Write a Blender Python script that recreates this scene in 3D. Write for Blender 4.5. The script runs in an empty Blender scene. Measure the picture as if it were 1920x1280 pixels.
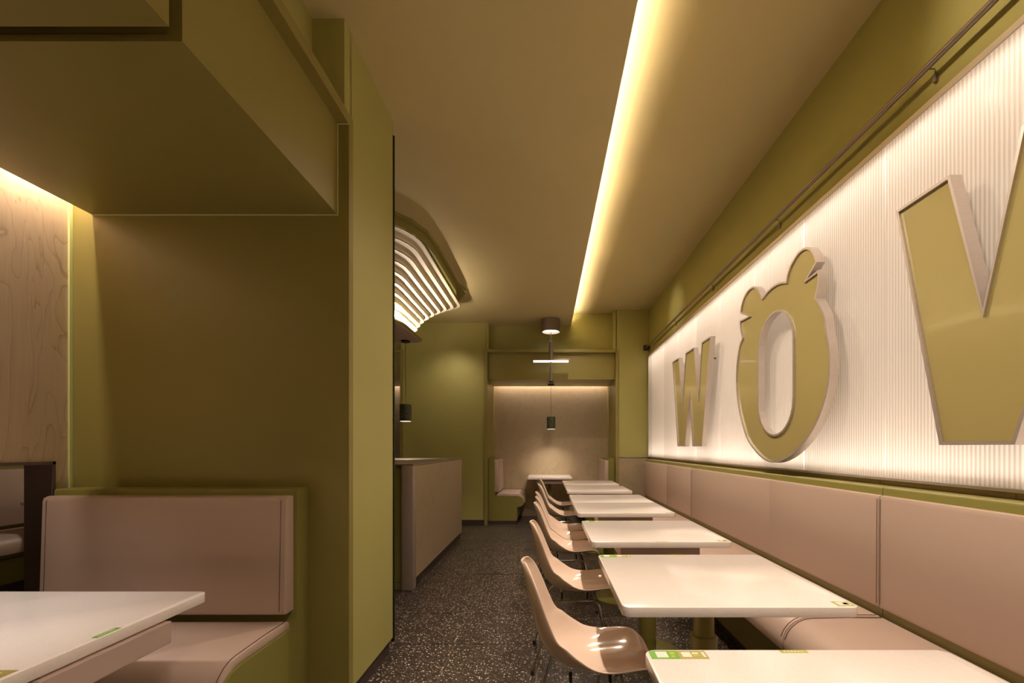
import bpy, bmesh, math, random
from mathutils import Vector, Matrix
random.seed(7)
S = bpy.context.scene
COL = S.collection
PI = math.pi

# ------------------------------------------------------------------ camera, world, exposure
F = 16.0 / 36.0 * 1920          # focal length in pixels (853.3)
VX, VY, H = 1024.0, 838.0, 1.25  # vanishing point of the photograph, eye height
cd = bpy.data.cameras.new('camera'); cam = bpy.data.objects.new('camera', cd); COL.objects.link(cam)
cd.sensor_width = 36; cd.lens = 16; cd.clip_start = 0.02
cd.shift_x = -(VX - 960) / 1920; cd.shift_y = (VY - 640) / 1920
cam.location = (0, 0, H); cam.rotation_euler = (PI / 2, 0, 0)
S.camera = cam
W = bpy.data.worlds.new('world'); S.world = W; W.use_nodes = True
W.node_tree.nodes['Background'].inputs[0].default_value = (1, .80, .58, 1)
W.node_tree.nodes['Background'].inputs[1].default_value = 0.05
S.view_settings.view_transform = 'Standard'; S.view_settings.look = 'None'
S.view_settings.gamma = 1; S.view_settings.use_curve_mapping = False
S.view_settings.exposure = 0.14
S.cycles.max_bounces = 10; S.cycles.diffuse_bounces = 6; S.cycles.glossy_bounces = 4
S.cycles.sample_clamp_indirect = 4.0; S.cycles.caustics_reflective = False; S.cycles.caustics_refractive = False
WARM = (1.0, .81, .66)

def light(name, kind, loc, energy, color=WARM, rot=(0, 0, 0), size=None, spot=None, blend=.6, spread=None):
    ld = bpy.data.lights.new(name, kind); ld.energy = energy; ld.color = color
    if kind == 'AREA':
        ld.shape = 'RECTANGLE'; ld.size, ld.size_y = size
        if spread: ld.spread = spread
    if kind == 'SPOT':
        ld.spot_size = spot; ld.spot_blend = blend; ld.shadow_soft_size = size or .03
    if kind == 'POINT': ld.shadow_soft_size = size or .03
    o = bpy.data.objects.new(name, ld); o.location = loc; o.rotation_euler = rot; COL.objects.link(o)
    return o
def aim(o, target):
    d = Vector(target) - Vector(o.location)
    o.rotation_euler = d.to_track_quat('-Z', 'Y').to_euler()

# led strip lying on the lower ceiling behind its lip, shining up onto the raised ceiling
c = light('cove_strip_light', 'AREA', (.396, 3.0, 3.272), 78, size=(.016, 8.8)); c.rotation_euler = (0, math.radians(180 - 25), 0)
# small downlights along the cove edge over the tables
for yy, ee in ((6.35, 30), (5.1, 78), (3.8, 88), (2.45, 88), (1.15, 88), (-.2, 88)):
    s = light('cove_spot_light', 'SPOT', (.45, yy, 3.33), ee, size=.025, spot=math.radians(142), blend=.55)
    s.rotation_euler = (0, math.radians(8), 0)
s = light('cove_spot_light', 'SPOT', (.50, 5.8, 3.385), 20, size=.02, spot=math.radians(40), blend=1); aim(s, (1.65, 5.8, 2.95))
s = light('cove_spot_light', 'SPOT', (.50, 1.4, 3.385), 40, size=.02, spot=math.radians(50), blend=1); aim(s, (1.65, 1.5, 2.95))
# added narrow spots without fixtures, making pools of light on the aisle floor
for yy, ee in ((5.15, 55), (3.72, 60), (2.5, 60)):
    s = light('aisle_pool_fill', 'SPOT', (.45, yy, 3.33), ee, size=.025, spot=math.radians(26), blend=.9); aim(s, (-.30, yy, 0))
s = light('pillar_fill_light', 'SPOT', (.48, 3.35, 3.30), 85, color=(1, .80, .68), size=.03, spot=math.radians(70), blend=1); aim(s, (-.94, 2.42, 1.3))  # added fill with no fixture, brightens the pillar face
# led strips on the booths' dropped ceilings, shining across the gap onto their back walls
def strip_light(loc, e, size, rot):
    l = light('booth_strip_light', 'AREA', loc, e, size=size); l.rotation_euler = rot
DN = math.radians(14)
strip_light((-2.142, .95, 2.515), 13, (.014, 2.35), (0, DN, 0))
strip_light((.09, 8.178, 2.505), 9, (2.0, .014), (DN, 0, 0))
strip_light((-3.4, 8.178, 2.505), 6, (2.0, .014), (DN, 0, 0))
# unseen fill lamps added to brighten the near left booth table and counter side
light('booth_table_fill', 'SPOT', (-1.85, 1.22, 2.32), 92, color=(1, .88, .80), size=.04, spot=math.radians(62), blend=1)
light('counter_fill_light', 'SPOT', (-3.4, 5.2, 3.1), 90, size=.1, spot=math.radians(130), blend=1)
s = light('counter_fill_light', 'SPOT', (-1.35, 6.75, 2.9), 16, size=.08, spot=math.radians(120), blend=1); aim(s, (-1.6, 7.3, 1.5))  # added fill aimed at the end wall beside the counter
light('hall_fill_light', 'SPOT', (.5, -.6, 3.2), 115, color=(1, .84, .72), size=.06, spot=math.radians(120), blend=1)  # added lamp behind the camera, lifts the left side of the room

# ------------------------------------------------------------------ materials
def lin(c):
    return tuple(((v / 255) / 12.92 if v / 255 <= .04045 else ((v / 255 + .055) / 1.055) ** 2.4) for v in c) + (1,)
class N:
    def __init__(s, name):
        s.m = bpy.data.materials.new(name); s.m.use_nodes = True; s.t = s.m.node_tree
        s.b = s.t.nodes['Principled BSDF']
    def n(s, typ, **kw):
        x = s.t.nodes.new(typ)
        for k, v in kw.items():
            if k.startswith('i_'):
                k2 = k[2:]; k2 = int(k2) if k2.isdigit() else k2.replace('_', ' ')
                x.inputs[k2].default_value = v
            else: setattr(x, k, v)
        return x
    def l(s, a, b): s.t.links.new(a, b)
def plain(name, rgb, rough=.5, metal=0, bump=.0, bscale=200, var=.04, coat=0, spec=.5):
    k = N(name); c = lin(rgb)
    k.b.inputs['Roughness'].default_value = rough; k.b.inputs['Metallic'].default_value = metal
    k.b.inputs['Coat Weight'].default_value = coat; k.b.inputs['Coat Roughness'].default_value = .05
    k.b.inputs['Specular IOR Level'].default_value = spec
    tc = k.n('ShaderNodeNewGeometry')
    no = k.n('ShaderNodeTexNoise', i_Scale=3.0, i_Detail=4.0); k.l(tc.outputs['Position'], no.inputs['Vector'])
    mx = k.n('ShaderNodeMix', data_type='RGBA')
    mx.inputs[6].default_value = tuple(v * (1 - var) for v in c[:3]) + (1,)
    mx.inputs[7].default_value = tuple(min(1, v * (1 + var)) for v in c[:3]) + (1,)
    k.l(no.outputs['Fac'], mx.inputs[0]); k.l(mx.outputs[2], k.b.inputs['Base Color'])
    if bump:
        n2 = k.n('ShaderNodeTexNoise', i_Scale=float(bscale), i_Detail=3.0); k.l(tc.outputs['Position'], n2.inputs['Vector'])
        bp = k.n('ShaderNodeBump', i_Strength=bump, i_Distance=.002); k.l(n2.outputs['Fac'], bp.inputs['Height'])
        k.l(bp.outputs[0], k.b.inputs['Normal'])
    return k.m
def emit(name, color, strength):
    k = N(name); k.b.inputs['Base Color'].default_value = (.8, .8, .8, 1)
    k.b.inputs['Emission Color'].default_value = color + (1,); k.b.inputs['Emission Strength'].default_value = strength
    return k.m
def wood(name, base, dark, sc=(3.2, 3.2, .55), lines=9.0, depth=.5, rough=.45):
    k = N(name); k.b.inputs['Roughness'].default_value = rough
    tc = k.n('ShaderNodeNewGeometry'); mp = k.n('ShaderNodeMapping'); mp.inputs['Scale'].default_value = sc
    k.l(tc.outputs['Position'], mp.inputs['Vector'])
    no = k.n('ShaderNodeTexNoise', i_Scale=1.0, i_Detail=2.5, i_Roughness=.45, i_Distortion=.7); k.l(mp.outputs[0], no.inputs['Vector'])
    mu = k.n('ShaderNodeMath', operation='MULTIPLY', i_1=lines); k.l(no.outputs['Fac'], mu.inputs[0])
    fr = k.n('ShaderNodeMath', operation='FRACT'); k.l(mu.outputs[0], fr.inputs[0])
    r = k.n('ShaderNodeValToRGB'); e = r.color_ramp.elements
    e[0].position = 0; e[0].color = (1, 1, 1, 1); e[1].position = 1; e[1].color = (.0, .0, .0, 1)
    a = r.color_ramp.elements.new(.10); a.color = (.25, .25, .25, 1); a = r.color_ramp.elements.new(.45); a.color = (0, 0, 0, 1)
    k.l(fr.outputs[0], r.inputs[0])
    fi = k.n('ShaderNodeMapping'); fi.inputs['Scale'].default_value = (220, 220, 7); k.l(tc.outputs['Position'], fi.inputs['Vector'])
    n2 = k.n('ShaderNodeTexNoise', i_Scale=1.0, i_Detail=3.0); k.l(fi.outputs[0], n2.inputs['Vector'])
    ad = k.n('ShaderNodeMath', operation='MULTIPLY', i_1=depth); k.l(r.outputs[0], ad.inputs[0])
    a2 = k.n('ShaderNodeMath', operation='MULTIPLY_ADD', i_1=.38); k.l(n2.outputs['Fac'], a2.inputs[0]); k.l(ad.outputs[0], a2.inputs[2])
    mx = k.n('ShaderNodeMix', data_type='RGBA'); mx.inputs[6].default_value = lin(base); mx.inputs[7].default_value = lin(dark)
    k.l(a2.outputs[0], mx.inputs[0]); k.l(mx.outputs[2], k.b.inputs['Base Color'])
    return k.m
def terrazzo(name):
    k = N(name); k.b.inputs['Roughness'].default_value = .34
    tc = k.n('ShaderNodeNewGeometry')
    base = lin((64, 55, 50)); cur = None
    no = k.n('ShaderNodeTexNoise', i_Scale=60.0, i_Detail=3.0); k.l(tc.outputs['Position'], no.inputs['Vector'])
    mx = k.n('ShaderNodeMix', data_type='RGBA'); mx.inputs[6].default_value = lin((38, 32, 28)); mx.inputs[7].default_value = lin((68, 58, 51))
    k.l(no.outputs['Fac'], mx.inputs[0]); cur = mx.outputs[2]
    for sc, thr, rad, colr in ((75., .72, .34, (205, 195, 182)), (150., .66, .36, (150, 138, 125)), (48., .86, .22, (228, 218, 205))):
        v = k.n('ShaderNodeTexVoronoi', i_Scale=sc); k.l(tc.outputs['Position'], v.inputs['Vector'])
        sp = k.n('ShaderNodeSeparateColor'); k.l(v.outputs['Color'], sp.inputs[0])
        g = k.n('ShaderNodeMath', operation='GREATER_THAN', i_1=thr); k.l(sp.outputs[0], g.inputs[0])
        d = k.n('ShaderNodeMath', operation='LESS_THAN', i_1=rad); k.l(v.outputs['Distance'], d.inputs[0])
        m = k.n('ShaderNodeMath', operation='MULTIPLY'); k.l(g.outputs[0], m.inputs[0]); k.l(d.outputs[0], m.inputs[1])
        x = k.n('ShaderNodeMix', data_type='RGBA'); x.inputs[7].default_value = lin(colr)
        k.l(m.outputs[0], x.inputs[0]); k.l(cur, x.inputs[6]); cur = x.outputs[2]
    k.l(cur, k.b.inputs['Base Color'])
    return k.m
def speckled(name, rgb, spot, rough, sc=260., thr=.8):
    k = N(name); k.b.inputs['Roughness'].default_value = rough
    tc = k.n('ShaderNodeNewGeometry')
    v = k.n('ShaderNodeTexVoronoi', i_Scale=sc); k.l(tc.outputs['Position'], v.inputs['Vector'])
    sp = k.n('ShaderNodeSeparateColor'); k.l(v.outputs['Color'], sp.inputs[0])
    g = k.n('ShaderNodeMath', operation='GREATER_THAN', i_1=thr); k.l(sp.outputs[0], g.inputs[0])
    x = k.n('ShaderNodeMix', data_type='RGBA'); x.inputs[6].default_value = lin(rgb); x.inputs[7].default_value = lin(spot)
    k.l(g.outputs[0], x.inputs[0]); k.l(x.outputs[2], k.b.inputs['Base Color'])
    return k.m
def brushed(name, rgb, rough=.34):
    k = N(name); k.b.inputs['Metallic'].default_value = .7; k.b.inputs['Roughness'].default_value = rough
    tc = k.n('ShaderNodeNewGeometry'); mp = k.n('ShaderNodeMapping'); mp.inputs['Scale'].default_value = (30, 900, 12)
    k.l(tc.outputs['Position'], mp.inputs['Vector'])
    no = k.n('ShaderNodeTexNoise', i_Scale=1.0, i_Detail=2.0); k.l(mp.outputs[0], no.inputs['Vector'])
    c = lin(rgb); mx = k.n('ShaderNodeMix', data_type='RGBA')
    mx.inputs[6].default_value = tuple(v * .85 for v in c[:3]) + (1,); mx.inputs[7].default_value = c
    k.l(no.outputs['Fac'], mx.inputs[0]); k.l(mx.outputs[2], k.b.inputs['Base Color'])
    return k.m
def sheet_mat():
    k = N('ribbed_polycarbonate')
    k.b.inputs['Base Color'].default_value = (.84, .81, .78, 1); k.b.inputs['Roughness'].default_value = .16
    k.b.inputs['Emission Color'].default_value = WARM + (1,); k.b.inputs['Emission Strength'].default_value = SHEET_E
    tr = k.n('ShaderNodeBsdfTranslucent')
    # denser webs of the twin wall sheet, one per rib
    g = k.n('ShaderNodeNewGeometry'); sp = k.n('ShaderNodeSeparateXYZ'); k.l(g.outputs['Position'], sp.inputs[0])
    q = k.n('ShaderNodeMath', operation='MULTIPLY', i_1=2 * PI / .018); k.l(sp.outputs[1], q.inputs[0])
    c_ = k.n('ShaderNodeMath', operation='COSINE'); k.l(q.outputs[0], c_.inputs[0])
    q2 = k.n('ShaderNodeMath', operation='MULTIPLY_ADD', i_1=.5, i_2=.5); k.l(c_.outputs[0], q2.inputs[0])
    mc = k.n('ShaderNodeMix', data_type='RGBA'); mc.inputs[6].default_value = (.97, .95, .92, 1); mc.inputs[7].default_value = (.60, .57, .54, 1)
    k.l(q2.outputs[0], mc.inputs[0]); k.l(mc.outputs[2], tr.inputs[0])
    mx = k.n('ShaderNodeMixShader', i_0=.62); out = k.t.nodes['Material Output']
    k.l(k.b.outputs[0], mx.inputs[1]); k.l(tr.outputs[0], mx.inputs[2]); k.l(mx.outputs[0], out.inputs[0])
    return k.m
SHEET_E = .12

M = dict(
    wall=plain('olive_wall_paint', (168, 163, 96), .62, bump=.05),
    ceil=plain('tan_ceiling_paint', (198, 184, 134), .75, bump=.03),
    lam=plain('olive_laminate', (138, 128, 68), .42, bump=.03),
    lam2=plain('olive_bench_laminate', (132, 127, 66), .38),
    dark=plain('dark_brown_skirting', (62, 50, 46), .5), lining=plain('brown_metal_lining', (98, 82, 78), .4),
    edge=plain('pale_green_edging', (206, 214, 150), .4),
    wood=wood('birch_veneer', (206, 186, 158), (140, 116, 88), sc=(5, 5, 1.5), lines=11, depth=.42),
    wood2=wood('greige_veneer', (176, 160, 132), (132, 116, 92), sc=(2.2, 2.2, 2.6), lines=7, depth=.25),
    ledge=wood('olive_grain_board', (150, 140, 84), (110, 98, 52), sc=(3, 3, 3), lines=6, depth=.2),
    leather=plain('blush_leatherette', (188, 166, 152), .42, bump=.12, bscale=420, var=.02),
    stitch=plain('dark_stitching', (92, 66, 56), .8),
    white=speckled('white_quartz', (236, 228, 222), (232, 224, 217), .16),
    plastic=plain('glossy_beige_plastic', (224, 202, 184), .08, var=.01, spec=.35),
    chrome=plain('chrome', (190, 186, 180), .12, metal=1, var=.01),
    rubber=plain('black_rubber', (24, 22, 22), .6),
    metal=brushed('brushed_steel', (222, 212, 206), .38),
    steel=plain('satin_grey_metal', (150, 138, 130), .38, metal=.7),
    post=plain('satin_mauve_metal', (168, 152, 148), .4, metal=.2),
    pale=plain('pale_apron_laminate', (186, 164, 154), .5),
    gold=plain('glossy_olive_acrylic', (166, 154, 100), .24, var=.01, coat=.25),
    black=plain('black_plastic', (20, 18, 17), .5),
    granite=speckled('green_granite', (48, 52, 38), (96, 100, 78), .5, 160., .6),
    cream=plain('cream_shade_board', (232, 222, 200), .6),
    floor=terrazzo('dark_terrazzo'),
    grout=plain('tile_grout', (128, 112, 98), .8),
    green=plain('green_label_print', (104, 168, 44), .35),
    lime=plain('yellow_green_label_print', (176, 178, 74), .35),
    olive=plain('olive_label_print', (168, 160, 88), .35),
    labelw=plain('white_label_print', (226, 220, 204), .4),
    led=emit('led_strip', (1, .84, .70), 7.0),
    lamp=emit('lamp_diffuser', (1, .84, .68), 4.0), bar=emit('bar_diffuser', (1, .86, .74), 2.2), dim=emit('dim_lamp_diffuser', (1, .84, .68), .8),
    reflector=plain('white_reflector', (240, 234, 224), .7),
)
M['sheet'] = sheet_mat()

# ------------------------------------------------------------------ mesh helpers
class MB:
    """collects closed shapes in world coordinates; build() links them as one mesh object"""
    def __init__(s): s.bm = bmesh.new()
    def box(s, x0, x1, y0, y1, z0, z1, bev=0, seg=2):
        r = bmesh.ops.create_cube(s.bm, size=1); vs = r['verts']
        bmesh.ops.scale(s.bm, vec=(abs(x1 - x0), abs(y1 - y0), abs(z1 - z0)), verts=vs)
        bmesh.ops.translate(s.bm, vec=((x0 + x1) / 2, (y0 + y1) / 2, (z0 + z1) / 2), verts=vs)
        if bev:
            es = list({e for v in vs for e in v.link_edges})
            bmesh.ops.bevel(s.bm, geom=es, offset=bev, segments=seg, affect='EDGES', profile=.5)
        return s
    def prism(s, pts, axis, a, b, bev=0, seg=2):
        """polygon pts (two coords) extruded along axis 'x','y' or 'z' from a to b"""
        def P(p, t): return {'x': (t, p[0], p[1]), 'y': (p[0], t, p[1]), 'z': (p[0], p[1], t)}[axis]
        A = [s.bm.verts.new(P(p, a)) for p in pts]; B = [s.bm.verts.new(P(p, b)) for p in pts]
        fs = [s.bm.faces.new(A), s.bm.faces.new(B[::-1])]
        n = len(pts)
        for i in range(n): fs.append(s.bm.faces.new((A[i], B[i], B[(i + 1) % n], A[(i + 1) % n])))
        bmesh.ops.recalc_face_normals(s.bm, faces=fs)
        if bev:
            es = [e for f in fs[:2] for e in f.edges]
            bmesh.ops.bevel(s.bm, geom=es, offset=bev, segments=seg, affect='EDGES', profile=.5)
        return s
    def tube(s, pts, r, n=10, closed=False):
        pts = [Vector(p) for p in pts]; rings = []; m = len(pts)
        up = Vector((0, 0, 1))
        for i, p in enumerate(pts):
            a = pts[(i - 1) % m] if (closed or i) else p; b = pts[(i + 1) % m] if (closed or i < m - 1) else p
            t = (b - a).normalized(); u = t.cross(up)
            if u.length < .05: u = t.cross(Vector((0, 1, 0)))
            u.normalize(); v = t.cross(u)
            rings.append([s.bm.verts.new(p + r * (math.cos(2 * PI * k / n) * u + math.sin(2 * PI * k / n) * v)) for k in range(n)])
        rng = range(m if closed else m - 1)
        fs = []
        for i in rng:
            A, B = rings[i], rings[(i + 1) % m]
            for k in range(n): fs.append(s.bm.faces.new((A[k], A[(k + 1) % n], B[(k + 1) % n], B[k])))
        if not closed: fs += [s.bm.faces.new(rings[0][::-1]), s.bm.faces.new(rings[-1])]
        bmesh.ops.recalc_face_normals(s.bm, faces=fs)
        return s
    def lathe(s, cx, cy, prof, n=40):
        """prof: list of (radius, z), closed top and bottom"""
        rings = []
        for r, z in prof:
            rings.append([s.bm.verts.new((cx + r * math.cos(2 * PI * k / n), cy + r * math.sin(2 * PI * k / n), z)) for k in range(n)])
        fs = []
        for A, B in zip(rings, rings[1:]):
            for k in range(n): fs.append(s.bm.faces.new((A[k], A[(k + 1) % n], B[(k + 1) % n], B[k])))
        fs += [s.bm.faces.new(rings[0][::-1]), s.bm.faces.new(rings[-1])]
        bmesh.ops.recalc_face_normals(s.bm, faces=fs)
        return s
    def build(s, name, mat, parent=None, smooth=False, label=None, **props):
        off = root_loc(parent) if parent else Vector((0, 0, 0))
        if off.length: bmesh.ops.translate(s.bm, vec=-off, verts=s.bm.verts)
        me = bpy.data.meshes.new(name); s.bm.to_mesh(me); s.bm.free()
        me.materials.append(mat)
        if smooth:
            me.polygons.foreach_set('use_smooth', [True] * len(me.polygons))
            me.set_sharp_from_angle(angle=math.radians(38))
        o = bpy.data.objects.new(name, me); COL.objects.link(o)
        if parent: o.parent = parent
        if label: o['label'] = label
        for k, v in props.items(): o[k] = v
        return o
def root_loc(p):
    v = Vector((0, 0, 0))
    while p: v += Vector(p.location); p = p.parent
    return v
def thing(name, label, cat, loc=(0, 0, 0), group=None):
    o = bpy.data.objects.new(name, None); COL.objects.link(o); o.location = loc
    o.empty_display_size = .1
    o['label'] = label; o['category'] = cat
    if group: o['group'] = group
    return o
def tag(o, label, cat, group=None):
    o['label'] = label; o['category'] = cat
    if group: o['group'] = group
    return o
def struct(o): o['kind'] = 'structure'; return o
def copy_tree(o, loc=None, label=None, group=None, parent=None):
    c = o.copy(); COL.objects.link(c); c.parent = parent
    if loc is not None: c.location = loc
    if label: c['label'] = label
    if group: c['group'] = group
    for ch in list(o.children): copy_tree(ch, parent=c)
    return c
def rounded(x0, x1, y0, y1, r, n=6):
    out = []
    for cx, cy, a0 in ((x1 - r, y1 - r, 0), (x0 + r, y1 - r, 90), (x0 + r, y0 + r, 180), (x1 - r, y0 + r, 270)):
        for k in range(n + 1):
            a = math.radians(a0 + 90 * k / n); out.append((cx + r * math.cos(a), cy + r * math.sin(a)))
    return out

# ------------------------------------------------------------------ room shell
LOW, HIGH = 3.245, 3.45
floor = struct(MB().box(-5.5, 1.7, -2.5, 8.7, -.06, -.004).build('floor', M['grout']))
P = .53
tile_me = None
for i in range(-9, 4):
    for j in range(-1, 17):
        x0, y0 = i * P - .05, j * P + .243 - .53 + .53
        x1, y1 = x0 + P - .004, y0 + P - .004
        if x0 >= 1.6 or x0 < -5.3: continue
        if tile_me is None:
            t = MB().box(0, P - .004, 0, P - .004, -.004, 0).build('tile', M['floor'], floor); tile_me = t.data
        else:
            t = bpy.data.objects.new('tile', tile_me); COL.objects.link(t); t.parent = floor
        t.location = (x0, y0, random.uniform(-.0006, .0003))
# raised ceiling above the cove and the lower ceiling slab
struct(MB().box(-5.5, 1.85, -2.5, 8.7, HIGH, HIGH + .08).build('ceiling', M['ceil']))
low = MB()
low.prism([(-5.5, -2.5), (.41, -2.5), (.41, 7.5), (-.925, 7.5), (-.925, 8.6), (-5.5, 8.6)], 'z', LOW, LOW + .022)
struct(low.build('ceiling_lower', M['ceil']))
# right wall with the opening for the light box
wr = MB()
wr.box(1.65, 1.85, -2.5, 8.6, 2.71, HIGH); wr.box(1.65, 1.85, -2.5, 8.6, 1.085, 1.09); wr.box(1.80, 1.85, -2.5, 8.6, 0, 2.71)
struct(wr.build('wall_right', M['wall']))
ww = MB()
for a, b in ((7.298, 6.4), (6.396, 5.2), (5.196, 4.0), (3.996, 2.8), (2.796, 2.25), (2.247, 1.6), (1.597, .9), (.897, .1), (.097, -.7), (-.703, -2.3)):
    ww.box(1.65, 1.80, b, a, 0, 1.085)
struct(ww.build('wall_right_panelling', M['wood2']))
# end wall: pillar left of the alcove, pillar right of it, recess above it
we = MB()
we.box(-2.33, -.955, 7.3, 8.6, .0, LOW); we.box(1.12, 1.65, 7.3, 8.6, 1.09, HIGH)
we.box(-1.0, 1.2, 7.5, 8.6, 2.84, HIGH); we.box(-.96, -.925, 7.3, 7.52, 2.82, LOW); we.box(1.075, 1.13, 7.3, 7.52, 2.82, HIGH)
we.box(-5.4, -2.33, 7.5, 8.6, 2.84, LOW); we.box(-5.4, 1.65, 8.45, 8.6, 0, HIGH)
struct(we.build('wall_end', M['wall']))
struct(MB().box(1.14, 1.65, 7.3, 8.4, 0, 1.082).build('wall_end_panelling', M['wood2']))
struct(MB().box(1.14, 1.65, 7.292, 7.32, 1.080, 1.092).build('trim_1', M['steel']))
struct(MB().box(-2.33, -.99, 7.288, 7.31, 0, .085, .003).build('baseboard_end', M['dark']))
struct(MB().box(-5.5, -5.25, -2.5, 8.6, 0, LOW).build('wall_left', M['wall']))
struct(MB().box(-5.5, 1.85, -2.6, -2.4, 0, HIGH).build('wall_back', M['wall']))
# pillar between the left booth and the service counter
struct(MB().box(-2.25, -.94, 2.18, 2.79, .085, LOW).box(-2.3, -1.09, 2.14, 2.2, 2.30, LOW).box(-1.1, -.94, 2.12, 2.2, 2.82, LOW)
       .build('wall_pillar', M['wall']))
struct(MB().box(-2.2, -.955, 2.185, 2.775, 0, .09).build('baseboard_pillar', M['dark']))
struct(MB().box(-.95, -.932, 2.79, 2.803, .06, 3.16).build('trim_2', M['black']))
# wall above the left booth
struct(MB().box(-2.35, -1.09, -2.4, 2.13, 2.86, LOW).build('wall_above_booth', M['wall']))

# ------------------------------------------------------------------ booths
def strip(name, b, parent): return b.build(name, M['led'], parent)
# left booth: opens toward +x, frame face at x=-.925
bl = thing('booth_surround', 'olive box surround of the near left booth with dropped ceiling and birch back wall', 'booth surround', (-.95, 2.15, 0))
fr = MB(); fr.box(-1.0, -.925, -2.38, 2.183, 2.765, 2.817, .002); fr.box(-.944, -.925, 2.1365, 2.183, 0, 2.766, .002)
fr.build('frame', M['lam'], bl)
MB().box(-1.02, -.978, 1.223, 2.135, 2.34, 2.80).build('header_panel', M['lam'], bl)
MB().box(-1.02, -.978, -2.3, 1.18, 2.34, 2.80).build('header_panel', M['lam'], bl)
MB().box(-2.13, -1.02, 1.223, 2.135, 2.34, 2.362).build('soffit', M['lam'], bl)
MB().box(-2.13, -1.02, -2.3, 1.18, 2.34, 2.362).build('soffit', M['lam'], bl)
MB().box(-2.13, -1.02, 1.223, 1.24, 2.36, 2.80).box(-2.13, -1.02, 1.163, 1.18, 2.36, 2.80).build('joint_board', M['lam'], bl)
MB().box(-2.25, -.943, 2.137, 2.183, 0, 2.80).build('side_panel', M['lam'], bl)
MB().box(-2.25, -2.11, -2.3, 2.135, 2.53, 2.56).box(-2.13, -2.12, -2.3, 2.135, 2.362, 2.54).build('light_trough', M['reflector'], bl)
bw = MB()
bw.box(-2.35, -2.23, -2.3, 2.135, 1.185, 2.60); bw.box(-2.35, -2.23, 2.062, 2.135, 0, 1.186)
bw.box(-2.35, -2.23, -2.3, .1, 0, 1.186); bw.box(-2.35, -2.23, .1, 2.062, 0, .42)
bw.build('back_wall', M['wood'], bl, label='pale birch veneer back wall with dark contour grain')
MB().box(-2.231, -2.221, 2.122, 2.136, .0, 2.56).build('corner_strip', M['edge'], bl)
ed = MB()
ed.box(-2.128, -.978, 2.131, 2.1375, 2.3365, 2.3395).box(-.981, -.976, 2.131, 2.1375, 2.3365, 2.765)
ed.box(-.980, -.9265, 2.131, 2.1375, 2.7625, 2.766)
ed.build('edge_strip', M['edge'], bl, label='thin pale green edging in the joints')
fo = MB()
fo.box(-2.352, -2.222, 2.050, 2.063, .42, 1.185); fo.box(-2.352, -2.222, .1, .113, .42, 1.185)
fo.box(-2.352, -2.222, .1, 2.063, 1.172, 1.186); fo.box(-2.352, -2.222, .1, 2.063, .418, .43)
fo.build('opening_frame', M['lining'], bl, label='dark brown lining of the low opening in the back wall')

# end alcove, frame plane y=7.27
def end_alcove(x0, x1, label):
    cx = (x0 + x1) / 2
    a = thing('booth_surround', label, 'booth surround', (cx, 7.3, 0))
    fr = MB(); fr.box(x0 - .05, x1 + .04, 7.272, 7.36, 2.765, 2.817, .002)
    fr.box(x0 - .052, x0, 7.272, 7.36, 0, 2.766, .002); fr.box(x1, x1 + .042, 7.272, 7.36, 0, 2.766, .002)
    fr.build('frame', M['lam'], a)
    MB().box(x0 + .004, x1 - .004, 7.345, 7.37, 2.34, 2.79).build('header_panel', M['lam'], a)
    MB().box(x0, x1, 7.36, 8.165, 2.34, 2.362).build('soffit', M['lam'], a)
    MB().box(x0, x1, 8.155, 8.165, 2.362, 2.54).box(x0, x1, 8.155, 8.27, 2.52, 2.55).build('light_trough', M['reflector'], a)
    MB().box(x0 - .03, x0, 7.36, 8.3, 0, 2.56).build('side_panel', M['lam'], a)
    MB().box(x1, x1 + .03, 7.36, 8.3, 0, 2.56).build('side_panel', M['lam'], a)
    MB().box(x0 - .03, x1 + .03, 8.27, 8.31, 0, 2.60).build('back_wall', M['wood2'], a, label='greige veneer back wall of the alcove')
    return a
end_alcove(-.94, 1.113, 'olive framed alcove in the end wall with header board and lit greige back wall')
end_alcove(-4.45, -2.337, 'second olive framed alcove, only its right edge showing beside the left pillar')

# ------------------------------------------------------------------ benches
def body_profile(th=.06, top=1.06, notch=0):
    back = [(0, .055), (0, 1.0), (notch, 1.0), (notch, top - .006), (notch + .006, top)] if notch else [(0, .055), (0, top - .006), (.006, top)]
    return back + [ (th - .010, top), (th - .003, top - .004), (th, top - .012), (th, .50), (.12, .452), (.47, .452), (.515, .445), (.55, .425),
            (.57, .39), (.574, .355), (.566, .325), (.545, .30), (.51, .285), (.475, .28), (.462, .268), (.46, .055)]
def cushion_profile(back=.13, n=6):
    top = [(back, .453), (back, .475), (back + .012, .486), (.30, .488), (.46, .484)]
    arc = [(.46 + .125 * math.sin(math.radians(90 * k / n)), .359 + .125 * math.cos(math.radians(90 * k / n))) for k in range(1, n + 1)]
    tail = [(.583, .335), (.575, .335)]
    inner = [(.575, .357)] + [(.46 + .108 * math.sin(math.radians(90 * k / n)), .347 + .106 * math.cos(math.radians(90 * k / n))) for k in range(n, -1, -1)]
    return top + arc + tail + inner
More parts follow.
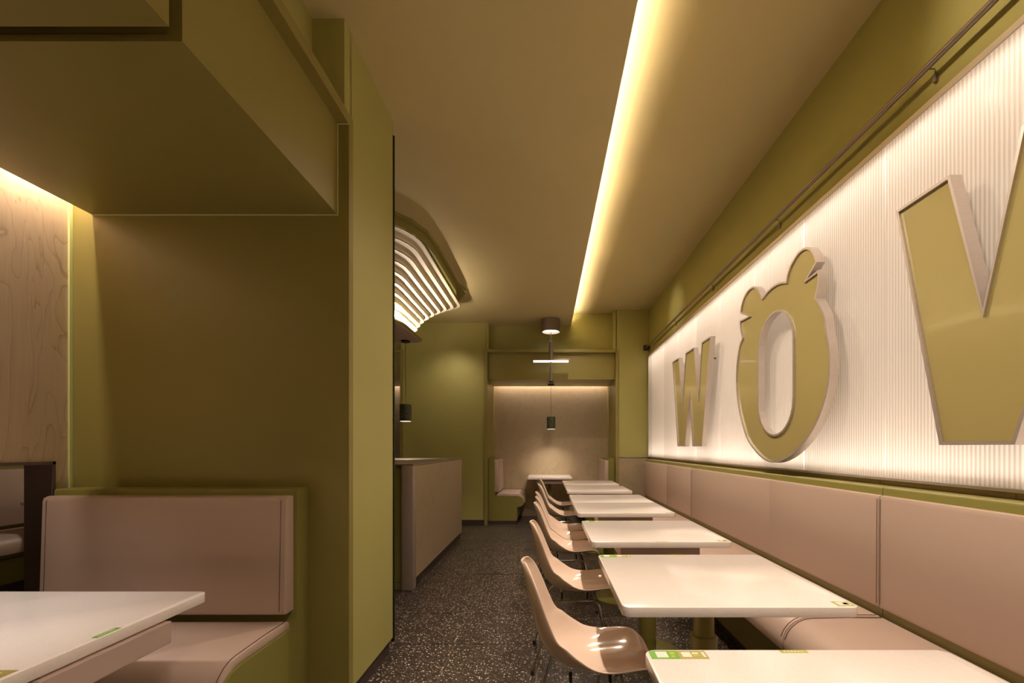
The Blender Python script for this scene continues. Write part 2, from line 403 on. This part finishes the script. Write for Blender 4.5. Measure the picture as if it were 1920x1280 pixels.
def bench(root, along, a, b, wall, sgn, pads, seats, th=.095, top=1.063, padb=(.095, .172), padt=(.095, .158), ptop=1.036, pbot=.52, ends=0.012, notch=0, main=()):
    """along 'x' or 'y' is the bench's length; wall = coordinate of its back; sgn = direction the sitter faces"""
    def prism(mb, prof, u0, u1, bev=0):
        pr = [(wall + sgn * d, z) for d, z in prof]
        return mb.prism(pr, 'y' if along == 'y' else 'x', u0, u1, bev)
    mods = seats
    for (u0, u1) in mods:
        m = MB(); prism(m, body_profile(th, top, notch), u0, u1); m.build('bench_body', M['lam2'], root, smooth=True)
    m = MB(); prism(m, [(.0, 0), (.0, .056), (.44, .056), (.44, 0)], a + .005, b - .005); m.build('plinth', M['dark'], root)
    for (u0, u1) in seats:
        m = MB(); prism(m, cushion_profile(), u0 + ends, u1 - ends, .004); o = m.build('seat_cushion', M['leather'], root, smooth=True)
        # piping line along the ends
        for u in (u0 + ends + .012, u1 - ends - .012):
            pts = [(.15, .4885), (.30, .489), (.46, .485)] + [(.46 + .1262 * math.sin(math.radians(15 * k)), .359 + .1262 * math.cos(math.radians(15 * k))) for k in range(1, 6)]
            q = [((u, wall + sgn * d, z) if along == 'x' else (wall + sgn * d, u, z)) for d, z in pts]
            MB().tube(q, .0016, 5).build('piping', M['stitch'], o)
    for (u0, u1) in pads:
        prof = [(padb[0], pbot), (padb[0], ptop)]
        t0, t1, bb = padt[0], padt[1], padb[1]
        r = .022
        prof = [(padb[0], pbot + .004), (padb[0], ptop - .002), (t1 - r, ptop), (t1 - .006, ptop - .006), (t1, ptop - r), (bb, pbot + r), (bb - .006, pbot + .006), (bb - r, pbot)]
        m = MB(); prism(m, prof, u0 + (.0004 if main and u0 not in main else .003), u1 - (.0004 if main and u1 not in main else .003), .002 if main else .009); o = m.build('back_cushion', M['leather'], root, smooth=True)
        if main and not (u0 in main or u1 in main): continue
        for u in ([] if main and u0 not in main else [u0 + .010 if main else u0 + .026]) + ([] if main and u1 not in main else [u1 - .010 if main else u1 - .026]):
            q = [(t1 - .01, ptop - .006), (t1 + .0008, ptop - r), ((t1 + bb) / 2 + .0006, (ptop + pbot) / 2), (bb + .0006, pbot + r)]
            q = [((u, wall + sgn * d, z) if along == 'x' else (wall + sgn * d, u, z)) for d, z in q]
            MB().tube(q, .0013, 5).build('stitching', M['stitch'], o)
# left booth
b1 = thing('bench', 'blush upholstered bench in the near left booth against the dark olive side panel', 'bench', (-1.66, 1.85, 0), 'upholstered bench seating')
bench(b1, 'x', -2.204, -1.117, 2.134, -1, [(-2.195, -1.125)], [(-2.204, -1.117)])
# end alcove: two benches face each other
b2 = thing('bench', 'blush upholstered bench on the left side of the end wall alcove', 'bench', (-.65, 7.8, 0), 'upholstered bench seating')
bench(b2, 'y', 7.38, 8.25, -.935, 1, [(7.385, 8.25)], [(7.38, 8.25)])
b3 = thing('bench', 'blush upholstered bench on the right side of the end wall alcove, mostly hidden by tables', 'bench', (.83, 7.8, 0), 'upholstered bench seating')
bench(b3, 'y', 7.38, 8.25, 1.108, -1, [(7.385, 8.25)], [(7.38, 8.25)])
# long banquette under the sign
b4 = thing('banquette', 'long blush leather banquette with olive base running under the lit letter sign', 'banquette', (1.4, 3.0, 0), 'upholstered bench seating')
joints = [6.965, 4.69, 2.05, -.5, -2.3]
pj = [6.965, 5.66, 4.69, 3.05, 2.05, 1.05, -.5, -2.3]
bench(b4, 'y', -2.3, 6.965, 1.648, -1, [(b, a) for a, b in zip(pj, pj[1:])], [(b + .002, a - .002) for a, b in zip(joints, joints[1:])],
      th=.132, top=1.070, padb=(.126, .153), padt=(.126, .150), ptop=1.035, pbot=.523, ends=.003, notch=.10, main=(2.05, 4.69))
# bench seen through the opening, against the far left wall
b5 = thing('bench', 'blush wall bench seen far off through the low opening in the birch wall', 'bench', (-5.0, 4.3, 0), 'upholstered bench seating')
bench(b5, 'y', 3.0, 6.6, -5.17, 1, [(3.0, 6.6)], [(3.0, 6.6)], th=.10, padb=(.10, .18), padt=(.10, .17), top=1.075, ptop=1.045)
# narrow ledge between sign and banquette
lg = MB().box(1.552, 1.6495, 3.36, 6.96, 1.001, 1.066, .001).box(1.552, 1.6495, -2.3, 2.885, 1.001, 1.066, .001).build('ledge', M['ledge'])
tag(lg, 'narrow olive ledge with a gap, under the sign and behind the banquette top', 'ledge')

# ------------------------------------------------------------------ tables
def make_table(label, group, L=(.24, .985), Y=(2.40, 3.10), tray=(.405, .835, 2.47, 2.72), ped=None, stick='row', tz=.75, marks='bf'):
    cx, cy = (L[0] + L[1]) / 2, (Y[0] + Y[1]) / 2
    t = thing('dining_table', label, 'table', (cx, cy, 0), group)
    m = MB().prism(rounded(L[0], L[1], Y[0], Y[1], .028), 'z', tz - .032, tz, .003, 2)
    m.build('table_top', M['white'], t, smooth=True)
    m = MB().box(tray[0], tray[1], tray[2], tray[3], tz - .105, tz - .037, .003)
    m.box(tray[0] + .02, tray[1] - .02, tray[2] + .02, tray[3] - .02, tz - .04, tz - .032)
    m.build('tray', M['pale'], t, label='pale shallow drawer under the table top')
    px, py = ped or (cx, cy)
    MB().lathe(px, py, [(.039, .49), (.039, tz - .046), (.07, tz - .045), (.07, tz - .0325)]).build('pole', M['lam2'], t, smooth=True)
    MB().lathe(px, py, [(.051, .026), (.051, .517), (.048, .522)]).build('sleeve', M['lam2'], t, smooth=True)
    MB().lathe(px, py, [(.208, 0), (.208, .012), (.2, .018), (.07, .026)], 56).build('base', M['lam2'], t, smooth=True)
    z = tz
    def label_at(name, x0, x1, y0, y1, mat, lab, marks=()):
        s = MB().box(x0, x1, y0, y1, z, z + .0007).build(name, mat, t, label=lab)
        for (a, b, c2, d, mm) in marks:
            w, h = x1 - x0, y1 - y0
            MB().box(x0 + a * w, x0 + b * w, y0 + c2 * h, y0 + d * h, z + .0007, z + .001).build('print', M[mm], s)
    if stick == 'row':
        xb, yb = L[0] + .010, Y[1] - .008
        mk = [(.22, .62, .14, .86, 'labelw'), (.72, .90, .50, .82, 'lime'), (.72, .86, .16, .40, 'lime')]
        if 'b' in marks: label_at('sticker', xb, xb + .068, yb - .042, yb, M['green'], 'bright green sticker with a blank pale square', mk)
        mk = [(.12, .44, .2, .8, 'labelw'), (.50, .72, .55, .75, 'labelw'), (.50, .78, .25, .45, 'lime'), (.84, .93, .2, .8, 'labelw')]
        if 'b' in marks: label_at('sticker', xb + .0685, xb + .137, yb - .042, yb, M['olive'], 'olive sticker with pale print', mk)
        dashes = [(.12 + .13 * k, .20 + .13 * k, .3, .7, 'labelw') for k in range(6)]
        if 'b' in marks: label_at('sticker', cx - .040, cx + .026, Y[1] - .018, Y[1] - .005, M['lime'], 'yellow green strip sticker', dashes)
        if 'f' in marks: label_at('sticker', cx - .033, cx + .033, Y[0] + .005, Y[0] + .018, M['lime'], 'yellow green strip sticker', dashes)
        if 'f' in marks or 'r' in marks: label_at('sticker', L[1] - .065, L[1] - .010, Y[0] + .012, Y[0] + .054, M['lime'], 'yellow green bordered sticker with white centre',
                 [(.14, .86, .12, .88, 'labelw'), (.5, .78, .3, .7, 'olive')])
    elif stick == 'booth':
        dashes = [(.3, .7, .12 + .13 * k, .20 + .13 * k, 'labelw') for k in range(6)]
        label_at('sticker', L[1] - .022, L[1] - .006, cy - .037, cy + .030, M['green'], 'green strip sticker', dashes)
        mk = [(.2, .85, .15, .42, 'labelw'), (.15, .5, .58, .92, 'labelw'), (.6, .85, .6, .8, 'olive')]
        label_at('sticker', L[1] - .056, L[1] - .012, Y[0] + .0, Y[0] + .14, M['olive'], 'olive green sticker with pale print', mk)
    return t
G = 'white tables along the banquette'
yr = [((.425, 1.125), 'white table nearest the camera at the bottom edge, green sticker on its back left corner'),
      ((1.42, 2.12), 'white table second from the camera, its pedestal and sleeve visible under it'),
      ((2.40, 3.10), 'white table third from the camera, pale drawer showing under its front edge'),
      ((3.447, 4.117), 'front half of the deep double table in the middle of the row'),
      ((4.123, 4.79), 'rear half of the deep double table in the middle of the row'),
      ((5.17, 5.87), 'white table second from the end alcove along the banquette'),
      ((6.12, 6.82), 'farthest white table of the banquette row, just before the end alcove')]
for Y, lab in yr:
    off = .07 if Y[0] != 3.447 else .11
    if Y[0] in (4.123, 1.42, .425): off = .40
    make_table(lab, G, Y=Y, tray=(.405, .835, Y[0] + off, Y[0] + off + .25), marks={3.447: 'f', 4.123: 'n', 5.17: 'f', 6.12: 'n', 1.42: 'br'}.get(Y[0], 'bf'))
make_table('white table inside the end alcove under the granite pendant', 'white booth tables', (-.31, .43), (7.44, 8.265), (-.155, .27, 7.50, 7.75), stick='none')
make_table('large white table in the near left booth, bottom left corner', 'white booth tables', (-2.215, -1.17), (.88, 1.58), (-1.40, -1.148 - .012, 1.04, 1.41), ped=(-1.72, 1.23), stick='booth')
make_table('small sliver of white table end seen through the low opening', 'white booth tables', (-4.80, -4.10), (4.14, 4.84), (-4.6, -4.3, 4.2, 4.45), stick='none')

# ------------------------------------------------------------------ shell chairs
def make_chair(label):
    c = thing('shell_chair', label, 'chair', (0, 0, 0), 'beige shell chairs')
    prof = [(.415, .418, .10), (.412, .430, .135), (.395, .441, .165), (.36, .444, .188), (.30, .437, .200), (.23, .428, .205), (.16, .424, .205), (.10, .428, .203),
            (.05, .442, .200), (.012, .468, .197), (-.015, .505, .192), (-.032, .55, .187), (-.046, .60, .180), (-.058, .65, .172),
            (-.069, .70, .160), (-.079, .745, .142), (-.088, .78, .115), (-.094, .802, .08), (-.097, .812, .045)]
    bm = bmesh.new(); rows = []; nu = 14
    for i, (x, z, hw) in enumerate(prof):
        t = i / (len(prof) - 1); row = []
        for k in range(nu + 1):
            u = -1 + 2 * k / nu; e = abs(u) ** 2.6
            # sides lift on the seat and sweep forward at the waist and back
            seat = max(0, 1 - abs(t - .30) / .34); waist = max(0, 1 - abs(t - .56) / .30)
            up = .034 * e * min(1, seat * 1.6); fw = .085 * e * min(1, waist * 1.5)
            if t > .55: fw = .085 * e * max(.25, 1 - (t - .55) * 1.7)
            drop = -.012 * e if i < 3 else 0
            row.append(bm.verts.new((x + fw, u * hw, z + up + drop + .35 * fw * (1 if t < .6 else 0))))
        rows.append(row)
    for A, B in zip(rows, rows[1:]):
        for k in range(nu): bm.faces.new((A[k], A[k + 1], B[k + 1], B[k]))
    bmesh.ops.recalc_face_normals(bm, faces=bm.faces)
    me = bpy.data.meshes.new('seat_shell'); bm.to_mesh(me); bm.free(); me.materials.append(M['plastic'])
    me.polygons.foreach_set('use_smooth', [True] * len(me.polygons))
    sh = bpy.data.objects.new('seat_shell', me); COL.objects.link(sh); sh.parent = c
    so = sh.modifiers.new('thickness', 'SOLIDIFY'); so.thickness = .009; so.offset = 0
    ss = sh.modifiers.new('smooth', 'SUBSURF'); ss.levels = 1; ss.render_levels = 2
    def arc(pts, n=5):
        """round the corners of a polyline"""
        out = [Vector(pts[0])]
        for a, b, d in zip(pts, pts[1:], pts[2:]):
            a, b, d = Vector(a), Vector(b), Vector(d); r = .035
            p, q = b + (a - b).normalized() * r, b + (d - b).normalized() * r
            for k in range(n + 1):
                t = k / n; out.append((1 - t) ** 2 * p + 2 * t * (1 - t) * b + t * t * q)
        return out + [Vector(pts[-1])]
    for sgn in (-1, 1):
        pts = [(-.075, sgn * .195, .006), (.03, sgn * .150, .385), (.29, sgn * .150, .388), (.385, sgn * .195, .006)]
        MB().tube(arc(pts), .0062, 8).build('leg', M['chrome'], c, smooth=True)
        f = MB()
        for p in (pts[0], pts[-1]): f.lathe(p[0], p[1], [(.010, 0), (.010, .016), (.007, .02)], 12)
        f.build('foot', M['rubber'], c, smooth=True)
    m = MB()
    for x in (.09, .235): m.tube([(x, -.15, .387), (x, .15, .387)], .005, 8)
    m.build('cross_bar', M['chrome'], c, smooth=True)
    m = MB()
    for x in (.09, .235):
        for y in (-.11, .11): m.lathe(x, y, [(.006, .387), (.006, .424)], 10)
    m.build('mount', M['rubber'], c, smooth=True)
    return c
spots = [(1.78, 0, 'beige shell chair nearest the camera, at the second table from the camera'),
         (2.70, .0, 'beige shell chair at the third white table, second from the camera'),
         (3.62, -.002, 'beige shell chair third from the camera, first of three at the double table'),
         (4.045, .0, 'middle one of three beige shell chairs at the double table'),
         (4.47, -.01, 'rear one of three beige shell chairs at the double table'),
         (5.42, -.002, 'beige shell chair second from the end alcove'),
         (6.33, -.002, 'beige shell chair farthest from the camera, near the end alcove')]
ch = make_chair(spots[0][2]); ch.location = (spots[0][1], spots[0][0], 0)
for y, x, lab in spots[1:]: copy_tree(ch, (x, y, 0), lab)

# ------------------------------------------------------------------ service counter
ct = thing('service_counter', 'waist high service counter with greige veneer side, mauve metal corner post and dark plinth', 'counter', (-1.8, 5.0, 0))
MB().box(-2.7, -1.157, 4.02, 6.25, .09, 1.085, .002).build('side_panel', M['wood2'], ct, label='greige veneer side panel')
MB().box(-1.262, -1.155, 3.955, 4.05, 0, 1.094, .012).build('corner_post', M['post'], ct, smooth=True, label='mauve grey metal corner post')
MB().box(-2.7, -1.262, 3.985, 4.03, .07, 1.06, .002).build('front_panel', M['lam2'], ct, label='olive front panel')
MB().box(-2.7, -1.262, 3.99, 4.03, 0, .066).build('plinth', M['lam2'], ct)
MB().box(-2.7, -1.175, 4.02, 6.23, 0, .09).build('plinth', M['dark'], ct, label='dark plinth along the aisle')
MB().box(-2.7, -1.154, 3.96, 6.253, 1.088, 1.102, .002).build('counter_top', M['steel'], ct)

# ------------------------------------------------------------------ layered ceiling lamp over the counter
hl = thing('layered_ceiling_lamp', 'large lit ceiling lamp of stacked wavy olive-edged layers above the service counter', 'ceiling lamp', (-2.0, 5.2, LOW))
def outline(xr, yf, yn, xl=-3.1, r1=.55, r2=.22, tip=0):
    """plan of one layer: right edge x=xr, far edge y=yf, near edge y=yn"""
    out = [(xl, yn)]
    for k in range(9):
        a = math.radians(-90 + 90 * k / 8); out.append((xr - r1 + r1 * math.cos(a), yn + r1 + r1 * math.sin(a) * 1.0))
    if tip: out += [(xr, yf - .62), (xr + tip, yf - .5), (xr - .13, yf - .13)]
    else:
        for k in range(7):
            a = math.radians(90 * k / 6); out.append((xr - r2 + r2 * math.cos(a), yf - r2 + r2 * math.sin(a)))
    out.append((xl, yf)); return out
base_o = [(-3.1, 3.45), (-1.9, 3.50), (-1.55, 3.62), (-1.34, 3.78), (-1.17, 3.98), (-1.09, 4.2), (-1.065, 4.5), (-1.063, 5.0), (-1.06, 5.5), (-1.012, 5.77), (-1.15, 6.08), (-1.42, 6.38), (-1.7, 6.5), (-3.1, 6.5)]
MB().prism(base_o, 'z', 3.212, LOW).build('ceiling_plate', M['lam'], hl)
MB().prism([(x - .03, y) for x, y in base_o[:9]] + [(-1.13, 5.75), (-1.3, 6.1), (-1.55, 6.3), (-3.1, 6.3)], 'z', 3.135, 3.212).build('rim', M['lam2'], hl)
LZ = [3.125, 3.095, 3.06, 3.02, 2.975, 2.925, 2.87, 2.81, 2.75, 2.69]
LX = [-1.135, -1.215, -1.30, -1.378, -1.45, -1.515, -1.572, -1.615, -1.645, -1.665]
for k, (z, x) in enumerate(zip(LZ, LX)):
    yn = 3.70 + .11 * k; yf = 6.22 - .03 * k
    o = outline(x, yf, yn)
    ly = MB().prism(o, 'z', z, LZ[k - 1] if k else 3.14).build('layer', M['cream'], hl)
    MB().tube([(a, b, z + .003) for a, b in o], .0065, 6).build('lip', M['lam2'], ly, label='olive edge of the layer')
MB().prism(outline(-1.72, 5.86, 4.80, r2=.10), 'z', 2.668, 2.69).build('core', M['cream'], hl)
for loc, e, size, rot in (((-1.630, 5.42, 2.686), 26, (.012, .95), (0, math.radians(180 - 20), 0)), ((-1.80, 4.87, 2.684), 11, (.012, .42), (0, math.radians(180 - 20), math.radians(-45))),
                          ((-2.5, 4.715, 2.684), 16, (1.0, .012), (math.radians(180 - 20), 0, 0)), ((-2.4, 5.96, 2.684), 8, (1.2, .012), (math.radians(180 + 20), 0, 0))):
    light('layer_lamp_light', 'AREA', loc, e, size=size, rot=rot)
bo = MB().prism(outline(-1.625, 5.98, 4.70, r2=.10), 'z', 2.62, 2.668, .003, 1).build('bottom_board', M['pale'], hl, label='flat bottom board of the lamp')
MB().tube([(a, b, 2.648) for a, b in outline(-1.621, 5.984, 4.696, r2=.10)], .02, 6).build('lip', M['lam2'], bo)
MB().tube([(a, b, 2.6735) for a, b in outline(-1.648, 5.955, 4.72, r2=.09)], .005, 6).build('led_strip', M['led'], bo)

# ------------------------------------------------------------------ pendants
def pendant(x, y, ztop, zs0, zs1, label):
    p = thing('pendant_lamp', label, 'pendant lamp', (x, y, ztop), 'granite pendant lamps')
    MB().lathe(x, y, [(.052, ztop - .022), (.055, ztop - .018), (.055, ztop)], 28).build('canopy', M['black'], p, smooth=True)
    MB().tube([(x, y, ztop - .02), (x - .004, y, ztop - .12), (x, y, zs1 + .10)], .0028, 6).build('cord', M['black'], p)
    MB().lathe(x, y, [(.006, zs1 - .005), (.006, zs1 + .1), (.004, zs1 + .11)], 14).build('stem', M['steel'], p, smooth=True)
    b = MB(); n = 32
    b.lathe(x, y, [(.060, zs0 + .004), (.072, zs0 + .0), (.074, zs0 + .004), (.074, zs1 - .004), (.070, zs1)], n)
    s = b.build('lamp_shade', M['granite'], p, smooth=True)
    MB().lathe(x, y, [(.066, zs0 - .006), (.068, zs0 + .001)], n).build('diffuser', M['dim'], s, smooth=True)
    l = light('pendant_light', 'SPOT', (x, y, zs0 - .02), 28, size=.05, spot=math.radians(120), blend=.8)
    return p
pendant(.085, 7.88, 2.34, 1.565, 1.775, 'small green granite cylinder pendant hanging over the end alcove table')
pendant(-1.81, 5.86, 2.62, 1.585, 1.80, 'small green granite cylinder pendant hanging over the service counter')

# drum ceiling lamp with a light bar, in front of the alcove
dl = thing('bar_ceiling_lamp', 'bronze drum ceiling lamp with stem and short horizontal light bar before the alcove', 'ceiling lamp', (.075, 7.12, LOW))
x, y = .075, 7.12
MB().lathe(x, y, [(.137, 3.20), (.137, 3.048), (.146, 3.046), (.146, LOW - .001)], 48).build('drum', M['steel'], dl, smooth=True)
MB().lathe(x, y, [(.128, 3.078), (.136, 3.086)], 48).build('diffuser', M['lamp'], dl, smooth=True)
MB().lathe(x, y, [(.008, 2.88), (.008, 3.09)], 12).build('rod', M['steel'], dl, smooth=True)
MB().lathe(x, y, [(.030, 2.62), (.032, 2.624), (.032, 2.90), (.026, 2.905)], 24).build('sleeve', M['steel'], dl, smooth=True)
MB().box(x - .30, x + .30, y - .026, y + .026, 2.595, 2.625, .006).build('light_bar', M['steel'], dl, smooth=True)
MB().box(x - .275, x + .275, y - .029, y + .022, 2.578, 2.604, .004).build('diffuser', M['bar'], dl, smooth=True)
MB().lathe(x, y, [(.020, 2.28), (.021, 2.285), (.021, 2.58)], 20).build('pole', M['steel'], dl, smooth=True)
MB().lathe(x, y, [(.03, 2.262), (.032, 2.268), (.032, 2.282), (.02, 2.284)], 20).build('end_cap', M['black'], dl, smooth=True)

# ------------------------------------------------------------------ rail on the right wall
rl = thing('wall_rail', 'thin bronze rail on brackets running along the wall above the lit sign', 'rail', (1.6, 7.3, 2.845))
MB().tube([(1.60, -2.35, 2.845), (1.60, 7.27, 2.845)], .013, 14).build('rod', M['steel'], rl, smooth=True)
MB().box(1.555, 1.648, 7.235, 7.299, 2.80, 2.875, .006).build('end_bracket', M['dark'], rl, smooth=True)
for yy in (1.92, 3.2, 4.48, 5.76, .64):
    MB().tube([(1.60, yy, 2.845), (1.64, yy, 2.845), (1.642, yy, 2.815)], .003, 6).box(1.636, 1.652, yy - .008, yy + .008, 2.79, 2.82).build('bracket', M['steel'], rl)

# ------------------------------------------------------------------ lit sign
Z0, Z1, YA, YB = 1.10, 2.70, 7.28, -1.6
sg = thing('light_box', 'long backlit white ribbed panel sign in a steel frame on the right wall', 'light box', (1.65, 3.5, 1.1))
fb = [((1.627, 1.66, YB, YA, Z1 - .004, Z1 + .026), 'frame'), ((1.627, 1.66, YB, YA, Z0 - .009, Z0 + .005), 'frame'),
      ((1.627, 1.66, YA - .02, YA + .018, Z0 - .018, Z1 + .022), 'frame')]
for b, n in fb: MB().box(*b, .002).build(n, M['metal'], sg)
MB().box(1.79, 1.80, YB, YA, Z0, Z1).box(1.65, 1.80, YB, YA, Z1, Z1 + .01).box(1.65, 1.80, YB, YA, Z0 - .012, Z0).build('housing', M['reflector'], sg)
pitch = .018; sw = .69
def sheet(y1, y0):
    n = max(2, round((y1 - y0) / pitch)); v = []; f = []
    pr = []
    for k in range(n * 4 + 1):
        yy = y0 + (y1 - y0) * k / (n * 4); pr.append((1.632 - .0016 * abs(math.sin(PI * k / 4)), yy))
    bm = bmesh.new()
    A = [bm.verts.new((px, py, Z0)) for px, py in pr]; B = [bm.verts.new((px, py, Z1)) for px, py in pr]
    for k in range(len(pr) - 1): bm.faces.new((A[k], B[k], B[k + 1], A[k + 1]))
    # back face
    C_ = [bm.verts.new((1.638, p, q)) for p, q in ((y0, Z0), (y1, Z0), (y1, Z1), (y0, Z1))]
    bm.faces.new(C_)
    bm.normal_update()
    m = MB(); m.bm.free(); m.bm = bm
    return m.build('ribbed_panel', M['sheet'], sg)
e = [YA] + [4.27 + sw * k for k in (3, 2, 1, 0, -1, -2, -3, -4, -5, -6, -7, -8)] + [YB]
e = [7.275, 6.99, 6.30, 5.62, 4.95, 4.27, 3.57, 2.88, 2.19, 1.50, .81, .12, -.57, -1.6]
for a, b in zip(e, e[1:]): sheet(a - .003, b + .003)
for k, (zz, rx) in enumerate(((Z1 - .03, 0), (Z0 + .03, PI))):
    l = light('sign_strip_light', 'AREA', (1.70, (YA + YB) / 2, zz), (31, 20)[k], color=(1, .87, .78), size=(.03, YA - YB)); l.rotation_euler = (rx, 0, 0)

# letters: outlines on the plane x = XF
XF, XB = 1.53, 1.578
def wp(px, py, ox=0, oy=0, sc=1.0):
    X, Yp = ox + px / sc, oy + py / sc
    y = XF * F / (X - VX); return (y, H - (Yp - VY) * y / F)
def catmull(p, n=6):
    out = []
    for i in range(len(p) - 1):
        a = p[i - 1] if i else p[i]; b = p[i]; c_ = p[i + 1]; d = p[i + 2] if i + 2 < len(p) else p[i + 1]
        for k in range(n):
            t = k / n
            out.append(tuple(.5 * ((2 * b[j]) + (-a[j] + c_[j]) * t + (2 * a[j] - 5 * b[j] + 4 * c_[j] - d[j]) * t * t + (-a[j] + 3 * b[j] - 3 * c_[j] + d[j]) * t ** 3) for j in (0, 1)))
    out.append(p[-1]); return out
def area(p): return sum(p[i][0] * p[(i + 1) % len(p)][1] - p[(i + 1) % len(p)][0] * p[i][1] for i in range(len(p))) / 2
def inset(p, d):
    """offset a counter-clockwise loop inward by d with limited mitres"""
    n = len(p); out = []
    for i in range(n):
        a, b, c_ = Vector(p[i - 1]), Vector(p[i]), Vector(p[(i + 1) % n])
        u, v = (b - a).normalized(), (c_ - b).normalized()
        n1, n2 = Vector((-u.y, u.x)), Vector((-v.y, v.x))
        m = n1 + n2
        if m.length < 1e-4: m = n1
        m.normalize(); k = d / max(.38, m.dot(n1)); out.append(tuple(b + m * k))
    return out
def fill_mesh(loops, x0, x1, name, mat, root):
    """flat letter face with holes, given thickness"""
    cu = bpy.data.curves.new(name, 'CURVE'); cu.dimensions = '2D'; cu.fill_mode = 'BOTH'; cu.extrude = abs(x1 - x0) / 2
    for lp in loops:
        sp = cu.splines.new('POLY'); sp.points.add(len(lp) - 1); sp.use_cyclic_u = True
        for q, (a, b) in zip(sp.points, lp): q.co = (a, b, 0, 1)
    tmp = bpy.data.objects.new('tmp', cu); COL.objects.link(tmp)
    bpy.context.view_layer.update()
    me = bpy.data.meshes.new_from_object(tmp.evaluated_get(bpy.context.evaluated_depsgraph_get()))
    bpy.data.objects.remove(tmp); bpy.data.curves.remove(cu)
    off = root_loc(root); xm = (x0 + x1) / 2
    for v in me.vertices: v.co = Vector((xm, v.co.x, v.co.y)) - off + Vector((v.co.z, 0, 0))
    me.materials.clear(); me.materials.append(mat)
    bm = bmesh.new(); bm.from_mesh(me); bmesh.ops.recalc_face_normals(bm, faces=bm.faces); bm.to_mesh(me); bm.free()
    o = bpy.data.objects.new(name, me); COL.objects.link(o); o.parent = root; return o
def letter(name, label, outer, holes, pins):
    if area(outer) < 0: outer = outer[::-1]
    holes = [h if area(h) < 0 else h[::-1] for h in holes]
    cy = sum(p[0] for p in outer) / len(outer); cz = min(p[1] for p in outer)
    r = thing(name, label, 'letter', (1.6, cy, cz), 'raised sign letters')
    w = .012
    fill_mesh([inset(outer, w * .9)] + [inset(h, w * .9) for h in holes], XF + .010, XF + .022, 'face', M['gold'], r)['label'] = 'glossy olive letter face'
    m = MB()
    for lp in [outer] + holes:
        q = inset(lp, w); n = len(lp)
        L = [[m.bm.verts.new((xx, a, b)) for a, b in s] for xx, s in ((XF, lp), (XB, lp), (XB, q), (XF, q))]
        for i in range(n):
            j = (i + 1) % n
            for k in range(4):
                A, B = L[k], L[(k + 1) % 4]; m.bm.faces.new((A[i], A[j], B[j], B[i]))
    bmesh.ops.recalc_face_normals(m.bm, faces=m.bm.faces)
    m.build('metal_edge', M['metal'], r, label='brushed steel letter edge')
    m = MB()
    for (py, pz) in pins: m.box(XF + .018, 1.6265, py - .008, py + .008, pz - .008, pz + .008)
    m.build('standoff', M['steel'], r)
Wp = [wp(a, b, 1180, 560, 3.767) for a, b in ((303, 450), (348, 418), (372, 742), (397, 390), (455, 347), (485, 706), (510, 310), (573, 262), (512, 1042), (445, 1042), (427, 672), (393, 1042), (340, 1042))]
top = 2.283; Wp = [(y, top if i in (0, 1, 3, 4, 6, 7) else (1.258 if i in (8, 9, 11, 12) else z)) for i, (y, z) in enumerate(Wp)]
pins = [(5.18, 1.5), (4.62, 1.5), (5.33, 2.1), (4.36, 2.1)]
letter('letter_w', 'olive metal edged letter W at the far left end of the lit sign', Wp, [], pins)
letter('letter_w', 'large olive metal edged letter W cut off by the right edge of the picture', [(y - 3.53, z) for y, z in Wp], [], [(a - 3.53, b) for a, b in pins])
z8 = lambda l: [wp(a, b, 1380, 440, 6.4) for a, b in l]
z1 = lambda l: [wp(a, b, 1200, 400, 2.5609) for a, b in l]
O = []
O += catmull(z8([(48, 942), (58, 860), (85, 765), (122, 690), (165, 640), (212, 620), (250, 637), (282, 690), (312, 757)]))[:-1]
O += catmull(z8([(312, 757), (360, 690), (420, 630), (480, 588), (540, 566), (597, 560)]))[:-1]
O += catmull(z8([(597, 560), (610, 480), (645, 378), (695, 280), (752, 200), (810, 158), (860, 150), (908, 178), (945, 240), (970, 325)]))
O += [z8([(845, 535)])[0]]
O += catmull(z8([(990, 418), (994, 510), (985, 610), (970, 690), (955, 750)]))[:-1]
O += catmull(z8([(955, 750), (1015, 855), (1065, 975)]) + z1([(895, 560), (910, 650), (912, 750), (900, 850), (872, 950), (830, 1040), (780, 1110), (720, 1165), (660, 1194), (610, 1190), (560, 1150), (512, 1080), (482, 980), (465, 880), (460, 780), (467, 690), (477, 632), (490, 598)]))[:-1]
O += catmull(z1([(490, 598), (481, 560), (478, 515)]))
O += z1([(520, 495)])
hz0, hz1, hy0, hy1 = 1.335, 2.150, 2.828, 3.280; rr = (hy1 - hy0) / 2; cyo = (hy0 + hy1) / 2
hole = [(cyo + rr * math.cos(PI * k / 14), hz1 - rr + rr * math.sin(PI * k / 14)) for k in range(15)] + [(cyo - rr * math.cos(PI * k / 14), hz0 + rr - rr * math.sin(PI * k / 14)) for k in range(15)]
letter('letter_o', 'olive metal edged letter O with two round ears in the middle of the sign', O, [hole], [(3.45, 1.7), (2.65, 1.7), (3.05, 2.24), (3.05, 1.24)])
